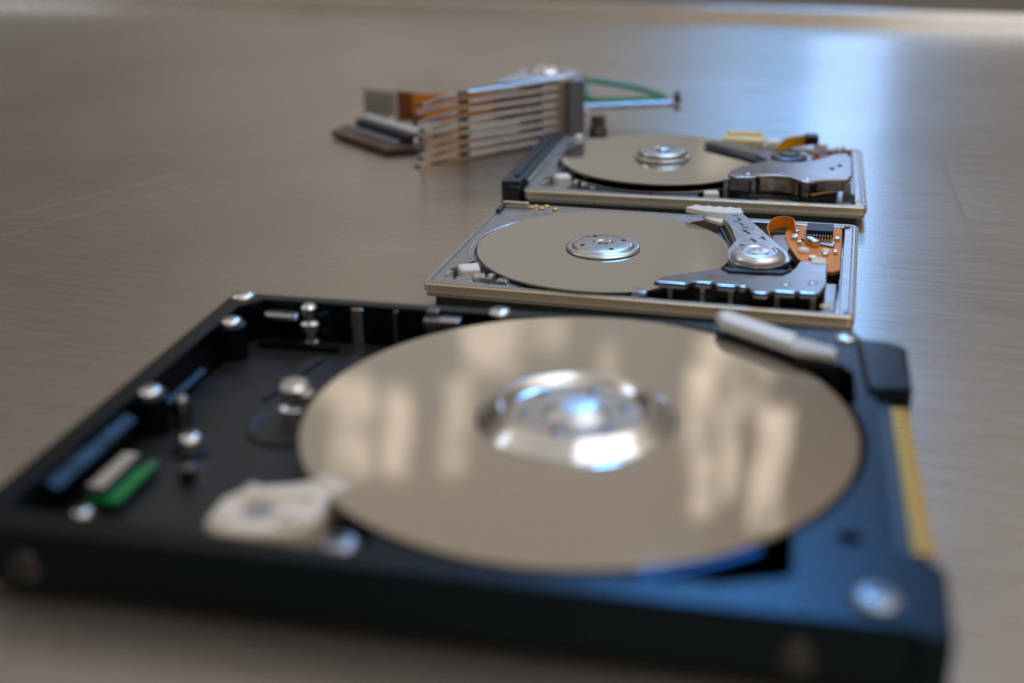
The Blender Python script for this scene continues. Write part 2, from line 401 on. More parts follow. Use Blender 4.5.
# ================================================================== the large opened drive in front
def build_large_drive():
    L, WD, H = 141.3, 100.5, 12.1
    D = thing('hard_drive', 'large black opened hard drive with one big mirror platter, nearest on the table', 'hard drive', (-83.16, 158.15, 0), -0.218)
    cx, cy, rp = 84.8, 52.1, 47.5
    outline = [(2.5, 0), (138.5, 0)] + circ(138.3, 3, 3, 5, -80, 0) + [(141.3, 15.5), (136.0, 19.5), (136.0, 70.5), (141.3, 72.0), (141.3, 89.5)] + \
              circ(138.8, 90, 2.5, 4, 10, 80) + [(136, 93.5), (133.5, 100.5), (2.5, 100.5)] + circ(2.5, 98, 2.5, 5, 90, 180) + circ(2.5, 2.5, 2.5, 5, 180, 270)
    base = prism(outline, 2.6, H)
    cut1 = prism([(x, max(3.6, min(98.6, y))) for x, y in circ(cx, cy, 48.6, 96)], 3.0, H + 3)
    cut2 = prism([(4.2, 6.0), (60, 3.6), (70, 20), (70, 85), (60, 97.6), (8, 97.6), (4.2, 93)], 3.0, H + 3)
    cut3 = prism([(95, 5.0), (112, 5.5), (121.6, 9.0), (121.6, 20), (110, 30), (95, 20)], 3.0, H + 3)
    cut4 = prism([(108, 96.0), (104, 92), (118, 78), (126.5, 66), (132.3, 66.5), (132.3, 80), (124, 92)], 5.0, H + 3)
    hole = lathe([(1.7, 0), (1.7, 9)], 20, (129.5, 20.7, 7))
    bm = carve(base, [cut1, cut2, cut3, cut4, hole])
    casing = soft_edges(finish('casing', bm, M['paint'], D, smooth=30), .55, 2)
    # floor of the bay, a thin painted sheet a little above the cavity bottom
    bay = prism([(4.6, 6.4), (60, 4.1), (70, 20), (70, 85), (60, 97.2), (8.2, 97.2), (4.6, 92.8)], 3.02, 3.25, 0)
    finish('bay_floor', bay, M['floor_paint'], D)
    ring = lathe([(8.2, 0), (8.2, .5), (7.6, .7), (7.0, .5), (6.6, .1), (0, .1)], 40)
    finish('boss_ring', ring, M['floor_paint'], D, (30, 56, 3.25))
    # circuit board under the casting
    finish('circuit_board', prism(rrect(4, 134, 3.5, 97, 2), 0.0, 2.55, .1), M['pcb_dark'], D)
    # chamfered ledges on the left wall
    t = bmesh.new()
    def wedge(y0, y1, z, w, bm):
        tt = bmesh.new()
        a = [tt.verts.new(p) for p in ((4.0, y0, z - w), (4.0, y0, z), (4.0 + w * 1.9, y0, z - w))]
        b_ = [tt.verts.new(p) for p in ((4.0, y1, z - w), (4.0, y1, z), (4.0 + w * 1.9, y1, z - w))]
        tt.faces.new(a); tt.faces.new(b_[::-1])
        for i in range(3): tt.faces.new((a[i], a[(i + 1) % 3], b_[(i + 1) % 3], b_[i]))
        return join(bm, tt)
    wedge(17, 43, 10.2, 1.2, t); wedge(57, 73, 6.2, .7, t); wedge(86, 92, 4.6, 1.0, t)
    finish('wall_ledge', t, M['ledge'], D)
    # platters
    platter(D, cx, cy, 11.35, rp, 12, .8, M['mirror'])
    hub = finish('spindle_hub', lathe([(17.3, .8), (17.2, 1.05), (16.6, 1.45), (15.4, 2.3), (14.6, 2.85), (13.8, 3.35), (13.3, 3.5), (12.8, 3.35), (12.1, 2.9), (11.6, 2.2), (11.3, 2.0), (6.9, 1.95), (0, 1.95)], 96),
                 M['hub'], D, (cx, cy, 11.35), 24)
    finish('hub_cap', lathe([(6.3, 1.98), (6.2, 2.2), (5.9, 2.5), (4.6, 3.2), (3.8, 3.55), (2.8, 3.7), (1.6, 3.75), (0, 3.75)], 72), M['cap'], hub, None, 30)
    for k in range(6):
        a = R(k * 60 + 18)
        dome(hub, 8.8 * math.cos(a), 8.8 * math.sin(a), 1.94, 1.3, .35, M['gun'], 'hub_screw')
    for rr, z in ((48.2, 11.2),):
        finish('gleam_arc', tube([(cx + rr * math.cos(R(a)), cy + rr * math.sin(R(a)), z) for a in range(-70, -47, 2)], .42, 8), M['blue_gleam'], D)  # added tube standing in for a blue gleam along the platter's edge
    # rim screws and machined pads
    for x, y, z, r, h in ((3.2, 97.6, H, 3.0, 1.5), (5.4, 85.8, 10.8, 2.7, 1.5), (5.2, 50.2, 10.8, 2.8, 1.5), (60.8, 98.2, H, 2.7, 1.2), (131.5, 96.6, H, 2.4, 1.0),
                          (132.4, 5.6, H, 3.6, 1.2), (57.6, 7.2, 9.9, 3.4, 2.2), (16.0, 43.4, 4.0, 2.7, 3.4), (10.6, 15.6, 4.0, 2.6, 3.4), (12.6, 33.6, 3.2, 1.8, 3.4)):
        sc_ = dome(D, x, y, z, r * .88, h * .85, M['dark_metal'] if (x, y) == (12.6, 33.6) else M['dull_screw'] if x > 130 and y < 10 or x > 57 and y < 8 else M['satin'] if y < 20 else M['chrome'])
    bosses = [(5.4, 85.8, 10.8, 3.1), (5.2, 50.2, 10.8, 3.2), (57.6, 7.2, 9.9, 3.9), (16, 43.4, 4.0, 3.3), (10.6, 15.6, 4.0, 3.2)]
    for x, y, z, r in bosses:
        finish('screw_boss', lathe([(r, 0), (r, z - 3.3), (r - .3, z - 3.05), (0, z - 3.05)], 28), M['paint'], D, (x, y, 3.1))
    # bright crash-stop post beside the platter
    finish('stop_post', lathe([(3.3, 0), (3.3, 3.6), (2.5, 4.1), (2.3, 5.6), (2.9, 6.2), (2.9, 7.6), (2.3, 8.2), (0, 8.3)], 36), M['chrome'], D, (30.4, 58.5, 3.2))
    finish('stop_post', lathe([(1.7, 0), (1.7, 6.6), (1.2, 7.2), (0, 7.3)], 28), M['chrome'], D, (33.4, 57.0, 3.2))
    # fittings along the far wall
    dome(D, 9.6, 53.6, 3.2, 2.0, 6.0, M['gun'], 'guide_pin', False)
    finish('guide_pin', lathe([(1.5, 0), (1.5, 3.0), (1.0, 3.4), (0, 3.4)], 20), M['dark_metal'], D, (20.5, 33.0, 3.2))
    finish('bay_rib', box(8.6, 27.0, 91.2, 92.4, 3.2, 4.6, .3), M['paint'], D)
    finish('bay_rib', box(22.0, 23.0, 66.0, 88.0, 3.2, 4.0, .25, rz=-.2), M['floor_paint'], D)
    finish('bay_rib', prism(rrect(30.0, 47.0, 78.0, 90.0, 2.5), 3.2, 3.9, .3), M['floor_paint'], D)
    finish('far_wall_pillar', box(28.3, 30.9, 96.4, 97.9, 3.2, 11.6, .3), M['satin'], D)
    finish('far_wall_pillar', box(37.7, 38.7, 96.6, 97.9, 3.2, 11.6, .2), M['gun'], D)
    finish('far_wall_pillar', lathe([(2.0, 0), (2.0, 1.4), (1.2, 1.9), (1.2, 3.4), (2.2, 3.9), (2.2, 5.4), (1.3, 5.9), (1.3, 8.6), (1.7, 9.0), (1.2, 9.5), (0, 9.6)], 28), M['chrome'], D, (19.6, 94.6, 3.2))
    finish('latch_plate', prism(rrect(9.2, 17.0, 92.8, 96.6, 1.6), 9.2, 10.4, .35), M['chrome'], D)
    finish('platter_guard', box(45.2, 53.0, 93.8, 97.8, 9.6, 11.3, .4), M['satin'], D)
    finish('platter_guard', box(45.4, 48.0, 95.6, 98.2, 3.2, 12.6, .3), M['gun'], D)
    # head contact board, green with a row of pale contacts
    g = finish('contact_board', box(8.6, 14.2, 20.8, 35.0, 4.6, 5.6, .1), M['green'], D)
    finish('contact_socket', box(7.4, 11.6, 21.4, 34.6, 5.65, 6.9, .3), M['black'], g)
    cb = bmesh.new()
    for k in range(8): box(8.4, 11.2, 22.0 + k * 1.55, 22.8 + k * 1.55, 6.95, 7.4, .15, cb)
    finish('contact_row', cb, M['cream'], g)
    # cream plastic bracket lying across the near left of the platter
    br = prism([(36.2, 7.6), (36.0, 14.2), (38.4, 18.8), (44.8, 20.6), (51.6, 24.6), (55.0, 22.2), (52.2, 17.6), (53.0, 12.2), (50.6, 7.0), (45, 5.4), (39, 5.4)], 6.4, 12.4, 1.2, 3)
    bo = finish('plastic_bracket', br, M['cream'], D, smooth=50)
    finish('bracket_slot', prism(rrect(41.0, 46.0, 9.0, 13.6, 1.6), 11.9, 12.55, .2), M['label'], bo)
    finish('bracket_rib', box(38.5, 50.5, 14.6, 16.0, 12.2, 13.2, .4, rz=.25), M['cream'], bo)
    for x, y, r_, h_ in ((39.6, 8.4, 1.7, 1.0), (49.0, 9.4, 1.9, 1.2), (40.0, 17.2, 1.3, .7), (50.4, 22.0, 1.5, .9)):
        dome(bo, x, y, 12.3, r_, h_, M['cream'], 'bracket_stud', r_ > 1.8)
    # grey parking ramp bar over the far right of the platter
    rb = prism([(105.6, 98.0), (108.2, 99.4), (122.4, 88.6), (129.2, 84.6), (129.0, 80.4), (121.6, 82.6), (107.0, 93.4)], 13.4, 15.2, .5)
    ro = finish('ramp_bar', rb, M['grey_plastic'], D, smooth=45)
    finish('ramp_pad', prism([(106.2, 97.8), (108.2, 99.0), (121.8, 88.8), (120.8, 83.4), (107.6, 93.6)], 15.15, 15.7, .25), M['white'], ro)
    finish('ramp_end', prism([(121.4, 82.2), (128.9, 79.8), (130.4, 81.8), (124.0, 85.6)], 9.5, 13.35, .3), M['black'], ro)
    finish('ramp_foot', prism([(126.5, 81.6), (130.2, 81.0), (130.4, 86.0), (127.2, 86.8)], 6.0, 13.38, .3), M['navy'], ro)
    # connector in the recess of the right-hand end
    cn = finish('pin_connector', box(136.05, 138.4, 19.8, 70.2, 2.0, 11.0, .25), M['navy'], D)
    pin_mesh = None
    for row, z in enumerate((5.6, 9.6)):
        for k in range(20):
            if pin_mesh is None:
                po = finish('connector_pin', box(0, 4.9, -.6, .6, 0, 1.1, .2), M['gold'], cn); pin_mesh = po.data
            else:
                po = bpy.data.objects.new('connector_pin', pin_mesh); COL.objects.link(po); po.parent = cn
            po.location = Vector((136.6, 21.6 + k * 2.46, z)) * S
    # end blocks on both sides of the pins
    finish('end_block', prism([(134.4, 71.4), (142.4, 72.6), (142.8, 92.0), (140.0, 94.2), (133.4, 95.4)], 4.0, 13.2, .9, 3), M['paint'], D, smooth=40)
    finish('end_block', prism([(136.8, -1.0), (141.6, -1.4), (142.2, 15.4), (139.6, 18.8), (136.4, 18.8)], 3.0, 12.0, .8, 3), M['paint'], D, smooth=40)
    # mounting screws in the near side face
    for x in (10.6, 122.6):
        so = dome(D, x, -.05, 6.0, 2.5, .8, M['dark_metal'], 'side_screw'); so.rotation_euler = (R(90), 0, 0)
    return D
build_large_drive()

# ================================================================== shared pieces of the two small drives
def small_body(D, cavities, cut_z):
    Lx, Wy = 100.0, 69.85
    base = prism(rrect(0, Lx, 0, Wy, 1.6), 2.6, 5.95)
    bm = carve(base, [prism(c, z, 9) for c, z in zip(cavities, cut_z)])
    body = soft_edges(finish('tray', bm, M['tray'], D, smooth=30), .25, 2)
    # raised rim round the tray
    base = prism(rrect(.12, Lx - .12, .12, Wy - .12, 1.5), 5.2, 6.2)
    bm = carve(base, [prism(rrect(1.15, Lx - 1.15, 1.15, Wy - 1.15, 1.0), 5, 7)])
    rim = soft_edges(finish('rim', bm, M['tray'], D, smooth=30), .25, 2)
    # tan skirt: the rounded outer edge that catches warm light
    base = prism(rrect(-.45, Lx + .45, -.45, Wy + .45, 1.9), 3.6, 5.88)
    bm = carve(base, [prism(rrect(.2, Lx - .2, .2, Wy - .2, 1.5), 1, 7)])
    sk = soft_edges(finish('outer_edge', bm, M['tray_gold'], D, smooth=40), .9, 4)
    sk2 = finish('circuit_board', prism(rrect(2, Lx - 2, 1.0, Wy - 1.5, 1.5), 0.0, 2.55, .1), M['pcb_dark'], D)
    return body
def clip(pts, ylo, yhi): return [(x, max(ylo, min(yhi, y))) for x, y in pts]

# ================================================================== middle drive
def build_middle_drive():
    D = thing('laptop_drive', 'small opened drive with flat hub and orange circuit, just behind the black drive', 'hard drive', (-20.94, 278.11, 0), -0.271, 'small opened drives')
    cx, cy, rp = 37.3, 32.6, 32.5
    cav = [clip(circ(cx, cy, 33.2, 90), 1.5, 67.6), [(52, 1.5), (97.0, 1.5), (97.0, 66.8), (60, 66.8), (52, 60)],
           [(3.0, 11), (6, 4.2), (12, 3.0), (20, 2.4), (16, 12), (8, 20)], rrect(95.0, 97.0, 8, 62, .8)]
    small_body(D, cav, [3.3, 3.1, 3.4, 3.0])
    platter(D, cx, cy, 6.3, rp, 6, .7, M['mirror_cool'])
    hub = finish('spindle_hub', lathe([(9.6, .7), (9.6, 1.05), (9.3, 1.35), (8.7, 1.5), (8.1, 1.42), (7.7, 1.7), (7.1, 2.0), (5.0, 2.15), (2.6, 2.2), (2.4, 1.95), (1.3, 1.9), (1.2, 1.4), (0, 1.4)], 80), M['satin'], D, (cx, cy, 6.3), 40)
    for k in range(4):
        a = R(k * 90 + 33)
        finish('hub_hole', lathe([(.62, 0), (.62, .12), (0, .12)], 16), M['shadow'], hub, (5.6 * math.cos(a), 5.6 * math.sin(a), 2.06))
    # shroud edge arc left of the platter
    arc = [(cx + 34.4 * math.cos(R(a)), cy + 34.4 * math.sin(R(a)), 5.98) for a in range(138, 206, 4)]
    finish('shroud_edge', tube(arc, .22, 8), M['chrome'], D)
    # near-left corner: white filter and clear plastic holder
    fo = finish('air_filter', prism([(4.2, 12.6), (6.6, 8.4), (11.2, 10.2), (9.2, 15.4)], 3.5, 6.9, .9, 3), M['white'], D, smooth=60)
    cl = bmesh.new()
    box(10.6, 13.4, 4.6, 8.4, 3.6, 6.6, .4, cl, rz=.3); box(14.0, 15.6, 4.0, 8.0, 3.6, 6.9, .4, cl); box(16.6, 19.6, 3.6, 6.6, 3.6, 6.4, .4, cl, rz=-.15)
    box(3.0, 4.6, 5.4, 9.6, 3.6, 6.2, .4, cl); box(6.5, 10.4, 3.0, 7.6, 3.6, 5.8, .4, cl, rz=.4)
    finish('filter_holder', cl, M['clear'], D)
    # tan comb strip at the front of the platter
    finish('platter_comb', box(30.5, 39.2, 1.3, 2.2, 5.0, 6.7, .2), M['tray_gold'], D)
    finish('platter_comb', box(49.8, 53.6, 2.2, 5.2, 4.5, 7.0, .4), M['tray'], D)
    # far-left corner bracket and gold dots
    finish('corner_bracket', box(.9, 8.6, 67.0, 68.4, 6.2, 7.4, .25), M['tray_gold'], D)
    finish('corner_bracket', box(.6, 1.8, 60.6, 68.0, 5.9, 6.9, .25), M['dark_metal'], D)
    for x, y in ((11.6, 63.8), (14.6, 64.4), (12.6, 66.8), (16.6, 66.6), (9.8, 66.9)):
        dome(D, x, y, 6.1 if y > 66 else 7.45, .9, .45, M['gold'], 'rivet', False)
    # voice coil magnet plates
    plate = [(54.8, 4.6), (56.2, 8.2), (60.6, 11.6), (65.4, 15.2), (68.2, 17.2)] + circ(77.0, 23.4, 9.2, 14, 216, 352) + [(86.8, 26.6), (89.6, 27.0), (93.4, 26.0), (93.6, 11.0),
             (92.2, 4.8), (87.6, 5.4), (82.0, 4.4), (81.2, 2.6), (77.6, 2.4), (76.4, 5.6), (73.8, 6.4), (69.0, 5.6), (68.2, 7.4), (63.8, 6.6), (62.8, 4.8)]
    pv = finish('magnet_plate', prism(plate, 7.9, 9.1, .3), M['gun'], D, smooth=40)
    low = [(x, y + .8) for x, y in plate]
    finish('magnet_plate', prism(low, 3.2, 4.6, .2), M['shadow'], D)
    finish('magnet', prism([(58, 8.5), (66, 14.0), (72, 13.2), (80, 13.0), (87, 18), (91, 17), (91, 9), (80, 7.6), (66, 8.0)], 4.7, 7.85, .2), M['dark_metal'], D)
    for x0, x1, y0 in ((55.6, 62.4, 4.1), (64.2, 68.0, 6.0), (69.3, 73.6, 5.0), (74.2, 76.0, 5.2), (77.9, 81.0, 1.9), (82.4, 87.0, 3.8), (87.8, 91.6, 4.2)):
        finish('plate_tab', box(x0, x1, y0, y0 + 1.6, 7.7, 9.2, .42), M['satin'], pv)
    for x, y in ((58.5, 6.5), (66, 6.6), (83, 6.2), (91, 6.4), (72.5, 7)):
        finish('plate_leg', box(x - .6, x + .6, y - .6, y + .6, 3.2, 7.9, .2), M['tray_gold'], D)
    for x, y in ((90.5, 11.5), (84.6, 9.0)):
        dome(pv, x, y, 9.05, 1.0, .35, M['satin'], 'rivet')
    # actuator arm with pivot cap
    arm = [(70.2, 22.0), (69.4, 28.5), (70.6, 37.0), (68.6, 46.0), (65.4, 57.8), (66.4, 60.6), (69.2, 61.0), (71.0, 58.4), (76.0, 47.0), (79.4, 39.0), (83.6, 29.4), (84.6, 23.4)] + circ(77, 23.4, 7.0, 10, -10, -170)
    ao = finish('actuator_arm', prism(arm, 8.9, 10.1, .3), M['satin'], D, smooth=40)
    lowarm = [(x - 1.2 if y > 34 else x, y - .5) for x, y in arm]
    finish('actuator_arm', prism(lowarm, 6.2, 7.2, .2), M['dark_metal'], D)
    finish('arm_spacer', prism([(x - .5 if y > 34 else x, y) for x, y in arm[1:12]], 7.25, 8.85, .2), M['gun'], D)
    finish('pivot_cap', lathe([(6.6, 0), (6.6, .6), (6.0, 1.4), (4.6, 1.9), (4.2, 1.9), (3.9, 1.6), (2.6, 1.6), (2.4, 1.9), (1.0, 2.0), (.8, 1.7), (0, 1.7)], 56), M['arm_metal'], ao, (77.0, 23.9, 10.1), 40)
    bs = bmesh.new()
    prism([(68.9, 17.2), (71, 14.6), (83.4, 15.6), (85.4, 19.0), (84, 18.0), (71, 16.9)], 8.0, 9.6, .2, bm=bs)
    finish('pivot_seal', bs, M['black'], D)
    for x, y, a, w in ((72.4, 44.5, -1.0, 3.6), (74.8, 37.6, -1.1, 3.0), (73.0, 33.0, -.2, 2.6), (69.6, 55.0, -1.2, 2.6), (68.2, 58.0, .3, 1.6), (70.6, 50.6, -1.1, 2.2), (71.8, 48.0, .3, 1.8), (69.0, 52.8, .35, 1.6), (77.0, 40.0, -1.1, 2.2)):
        finish('arm_slot', box(x - w / 2, x + w / 2, y - .4, y + .4, 10.06, 10.18, 0.03, rz=a), M['shadow'], ao)
    finish('arm_plate', prism([(67.0, 52.0), (65.8, 58.4), (67.2, 60.2), (69.4, 60.2), (72.4, 53.6), (74.6, 47.6), (71.0, 45.6)], 10.02, 10.14, .03), M['label'], ao)
    # white parking ramp with a toothed top edge
    rp_ = bmesh.new()
    prism([(59.0, 62.6), (60.2, 65.6), (67.6, 65.0), (70.2, 60.8), (67.2, 57.0), (64.6, 57.0), (61.0, 59.6)], 7.2, 8.4, .3, bm=rp_)
    tp_ = [(54.2, 64.0), (56.4, 67.2)]
    for k in range(4): tp_ += [(57.4 + k * 2.9, 67.3), (58.3 + k * 2.9, 66.4), (59.4 + k * 2.9, 66.4), (60.0 + k * 2.9, 67.2)]
    prism(tp_ + [(70.0, 62.6), (68.0, 60.6), (60, 61.4)], 8.4, 9.9, .25, bm=rp_)
    finish('parking_ramp', rp_, M['white'], D, smooth=45)
    # orange flex circuit with its parts
    bd = [(81.9, 58.4), (83.6, 62.4), (86.0, 64.0), (95.6, 63.4), (96.2, 62.0), (96.4, 29.0), (94.6, 26.8), (90.4, 27.2), (86.0, 35.5), (83.2, 45.5), (81.8, 53.0)]
    finish('board_bracket', prism([(x + .2, y - .5) for x, y in bd], 4.4, 6.35, .2), M['dark_metal'], D)
    bo = finish('flex_board', prism(bd, 6.4, 6.95, .12), M['orange'], D)
    ch = finish('chip', box(87.2, 94.0, 52.6, 59.2, 7.2, 9.2, .2), M['chip'], bo)
    lg = bmesh.new()
    for k in range(9): box(87.6 + k * .72, 87.95 + k * .72, 51.4, 52.7, 6.96, 8.2, .05, lg)
    finish('chip_leg', lg, M['solder'], ch)
    finish('component', prism([(86.0, 50.6), (88.0, 48.0), (94.4, 45.2), (94.8, 49.0)], 6.98, 7.5, .15), M['gun'], bo)
    finish('component', box(88.0, 90.0, 44.8, 49.2, 7.0, 8.6, .25, rz=.6), M['satin'], bo)
    for x, y, w, h in ((84.4, 51.6, 1.5, 3.2), (84.8, 56.2, 1.0, 1.2), (85.8, 47.0, 1.2, 1.4), (95.2, 52.0, 1.2, 2.0), (95.0, 41.0, 1.0, 2.2), (89.6, 35.2, 1.8, 1.6), (92.6, 38.6, 1.2, 1.8)):
        finish('component', box(x - w / 2, x + w / 2, y - h / 2, y + h / 2, 6.97, 7.8, .15), M['solder'], bo)
    for x, y, r in ((87.2, 40.6, 1.5), (92.6, 41.0, 1.2)):
        dome(bo, x, y, 6.96, r, 1.1, M['white'], 'glue_drop', False)
    finish('locating_block', box(89.4, 93.2, 25.6, 30.4, 6.97, 9.4, .6), M['cream'], bo)
    # standing flex ribbon loop
    rb = ribbon([(82.4, 30.6), (80.2, 38.6), (78.2, 46.0), (77.3, 52.0), (78.2, 57.4), (80.6, 60.2), (83.4, 59.0), (84.2, 55.0)], [6.8, 6.8, 6.9, 7, 7, 7, 7, 7], [8.6, 8.9, 9.4, 9.8, 10.1, 10.2, 10, 9.0], .2)
    finish('flex_ribbon', rb, M['orange'], D, smooth=50)
    finish('flex_clamp', box(80.4, 84.6, 27.8, 33.4, 7.2, 9.0, .5, rz=.25), M['dark_metal'], D)
    finish('flex_backing', prism([(79.2, 44.5), (78.6, 54), (82.4, 55.6), (83.4, 44), (83.0, 37)], 6.4, 6.6, .05), M['label'], D)
    # right border fittings
    finish('tray_strip', box(92.2, 96.0, 4.0, 22.6, 3.1, 5.4, .25), M['gun'], D)
    dome(D, 93.8, 6.6, 5.4, 1.3, .5, M['cream'], 'plug', False)
    for x, y in ((97.4, 67.4), (91.0, 67.4), (98.5, 1.6)): dome(D, x, y, 6.0, .8, .35, M['dark_metal'], 'rivet', False)
    finish('far_rail', box(70, 96, 65.4, 66.6, 4.0, 6.6, .3), M['tray'], D)
    return D
build_middle_drive()

# ================================================================== far drive
def build_far_drive():
    D = thing('laptop_drive', 'small opened drive with stacked platters, stepped hub and black edge connector along its left side', 'hard drive', (4.13, 359.68, 0), -0.240, 'small opened drives')
    cx, cy, rp = 37.4, 37.2, 32.5
    cav = [clip(circ(cx, cy, 34.0, 90), 2.0, 68.2), [(52, 2.0), (97.2, 2.0), (97.2, 67.0), (60, 67.0), (52, 60)], [(3.0, 16), (4.5, 6), (14, 3.4), (24, 3.0), (18, 12), (9, 20)]]
    small_body(D, cav, [3.0, 3.05, 3.4])
    for z in (5.3, 7.9):
        platter(D, cx, cy, z, rp, 6, .7, M['mirror_cool'])
    finish('spindle_hub', lathe([(9.0, .7), (9.0, 1.3), (8.6, 1.6), (8.0, 1.7), (7.9, 2.5), (7.5, 3.0), (6.8, 3.2), (4.0, 3.3), (3.8, 3.1), (2.2, 3.1), (2.0, 3.7), (1.4, 3.9), (0, 3.9)], 72), M['satin'], D, (cx, cy, 7.9), 40)
    # edge connector
    cn = prism([(-7.0, .5), (-1.2, .5), (-1.2, 5.0), (-.55, 5.0), (-.55, 69.0), (-7.0, 69.0)], .4, 8.4, .3)
    co = finish('edge_connector', cn, M['navy'], D)
    finish('connector_ridge', box(-4.2, -2.8, 6.0, 68.0, 8.3, 9.0, .2), M['black'], co)
    finish('connector_key', box(-4.6, -1.0, -1.6, .45, 1.0, 7.2, .3), M['black'], co)
    finish('connector_rail', box(-.5, .6, 6.0, 68.0, 5.6, 7.6, .2), M['satin'], D)
    # near-left corner filter and clips
    finish('air_filter', prism([(6.0, 14.4), (8.4, 10.6), (12.6, 12.6), (10.4, 17.2)], 3.5, 7.6, 1.0, 3), M['white'], D, smooth=60)
    cl = bmesh.new()
    box(13.5, 15.0, 7.0, 11.0, 3.5, 7.0, .3, cl); box(16.2, 18.2, 6.4, 9.8, 3.5, 6.6, .3, cl, rz=.2); box(3.4, 5.4, 7.0, 12.0, 3.5, 6.4, .3, cl, rz=-.2)
    box(19.0, 21.0, 5.0, 7.0, 3.5, 6.4, .3, cl); box(8.0, 12.0, 5.0, 7.0, 3.5, 5.9, .3, cl)
    finish('filter_holder', cl, M['clear'], D)
    finish('corner_post', box(4.0, 6.4, 61.6, 65.4, 5.4, 8.6, .5), M['white'], D)
    # magnet bracket: a tall stamped top plate on legs
    plate = [(60.2, 9.6), (60.6, 13.6), (63.6, 19.6), (68.2, 25.2), (71.5, 28.6)] + circ(77.6, 36.0, 9.0, 10, 230, 330) + [(86.8, 32.4), (91.5, 40.0), (94.8, 41.0), (96.2, 36.0), (96.0, 14.6), (94.6, 9.8), (88.4, 9.0),
             (85.6, 6.6), (83.0, 4.6), (80.6, 6.8), (78.4, 9.8), (73.0, 11.0), (69.2, 9.8), (68.0, 7.4), (62.6, 6.6)]
    pv = finish('magnet_plate', prism(plate, 10.2, 11.4, .3), M['gun'], D, smooth=40)
    edge_t = bmesh.new()
    pth = [(60.3, 9.2), (62.6, 6.5), (68.0, 7.3), (69.2, 9.7), (73.0, 10.9), (78.4, 9.7), (80.6, 6.7), (83.0, 4.5), (85.6, 6.5), (88.4, 8.9), (94.6, 9.7)]
    tube([(x, y - .1, 11.25) for x, y in pth], .32, 8, edge_t)
    finish('plate_edge', edge_t, M['chrome'], pv)
    wl = ribbon([(69.6, 10.6), (73.0, 11.6), (78.0, 10.6), (80.4, 8.0)], 6.4, 10.3, .8)
    finish('bracket_wall', wl, M['tan_metal'], D)
    wl = ribbon([(86.0, 8.2), (88.4, 9.6), (93.0, 10.2), (95.6, 12.0)], 7.6, 10.3, .8)
    finish('bracket_wall', wl, M['gun'], D)
    finish('magnet', prism([(63, 12), (70, 15), (78, 14), (92, 13), (93, 30), (86, 27), (78, 24), (70, 22)], 4.0, 10.1, .3), M['dark_metal'], D)
    for x0, x1, y0, z0, m in ((61.0, 66.8, 7.2, 7.0, 'gun'), (81.8, 84.0, 5.4, 4.0, 'gun'), (93.6, 95.8, 9.8, 4.0, 'tray'), (59.2, 60.6, 8.4, 4.0, 'tray'), (67.2, 68.6, 7.8, 5.0, 'tray')):
        finish('plate_leg', box(x0, x1, y0, y0 + 1.4, z0, 10.2, .3), M[m], D)
    finish('lower_strip', box(69.5, 79.5, 6.0, 9.4, 3.4, 5.0, .3), M['satin'], D)
    finish('lower_strip', box(80.0, 92.0, 4.4, 6.2, 3.0, 4.6, .3), M['tray_gold'], D)
    finish('coil_wire', tube(spline([(84.6, 9.6, 6.2), (88, 10.0, 7.0), (92, 10.6, 7.6), (94, 12, 7.8)]), .35), M['copper'], D)
    finish('corner_clip', box(53.6, 58.0, 4.6, 8.2, 3.4, 6.6, .5, rz=.2), M['white'], D)
    for x, y in ((66.0, 10.0), (83.2, 7.0), (90.2, 21.0), (92.6, 25.0)):
        dome(pv, x, y, 11.35, .8, .35, M['chrome'] if y < 15 else M['shadow'], 'rivet', False)
    # dark arms reaching over the platter
    arm = [(49.4, 53.6), (52.0, 56.8), (58.0, 54.6), (66.0, 48.6), (73.6, 44.0), (83.5, 42.0), (84.8, 36.0), (80.0, 29.0), (73.0, 30.0), (66.0, 40.5), (58.0, 46.5)]
    ao = finish('actuator_arm', prism(arm, 9.7, 10.3, .2), M['gun'], D)
    finish('actuator_arm', prism([(49.0, 53.0), (50.4, 54.4), (58.4, 47.6), (67.0, 40.4), (72.6, 34.0), (71.0, 32.0), (63.6, 39.4)], 8.9, 9.4, .15), M['dark_metal'], D)
    finish('pivot_cap', lathe([(5.6, 0), (5.6, .5), (4.8, .9), (3.4, .9), (3.2, .5), (2.4, .5), (2.2, 1.3), (0, 1.4)], 48), M['dark_metal'], ao, (77.2, 36.8, 10.3), 40)
    # cream ramp, amber ribbon, white clips and copper traces along the far side
    rp_ = prism([(54.6, 60.2), (55.0, 66.6), (60.0, 68.0), (68.4, 66.4), (68.8, 59.4), (66.0, 58.2)], 7.9, 10.4, .4)
    box(56.0, 67.8, 64.4, 66.8, 10.1, 11.6, .5, rp_)
    finish('parking_ramp', rp_, M['yellow'], D, smooth=45)
    finish('ramp_clip', box(69.2, 73.6, 61.8, 66.4, 6.4, 9.4, .6), M['white'], D)
    rb = ribbon([(73.2, 50.0), (74.2, 56.0), (77.6, 59.4), (84.2, 59.8)], [7.0, 7.0, 8.0, 9.2], [10.4, 10.8, 11.6, 13.2], .3)
    ro = finish('flex_ribbon', rb, M['amber'], D, smooth=50)
    finish('ribbon_fold', prism([(74.6, 56.4), (77.6, 59.6), (83.8, 60.0), (83.0, 63.0), (77.0, 62.6)], 11.2, 11.5, .08), M['amber'], ro)
    finish('ribbon_end', box(81.6, 86.0, 57.2, 62.2, 9.6, 12.8, .7, rz=.1), M['black'], ro)
    finish('flex_circuit', prism([(82.0, 44.0), (82.4, 60.0), (96.0, 64.6), (96.6, 45.0), (90, 43)], 6.2, 6.8, .1), M['brown'], D)
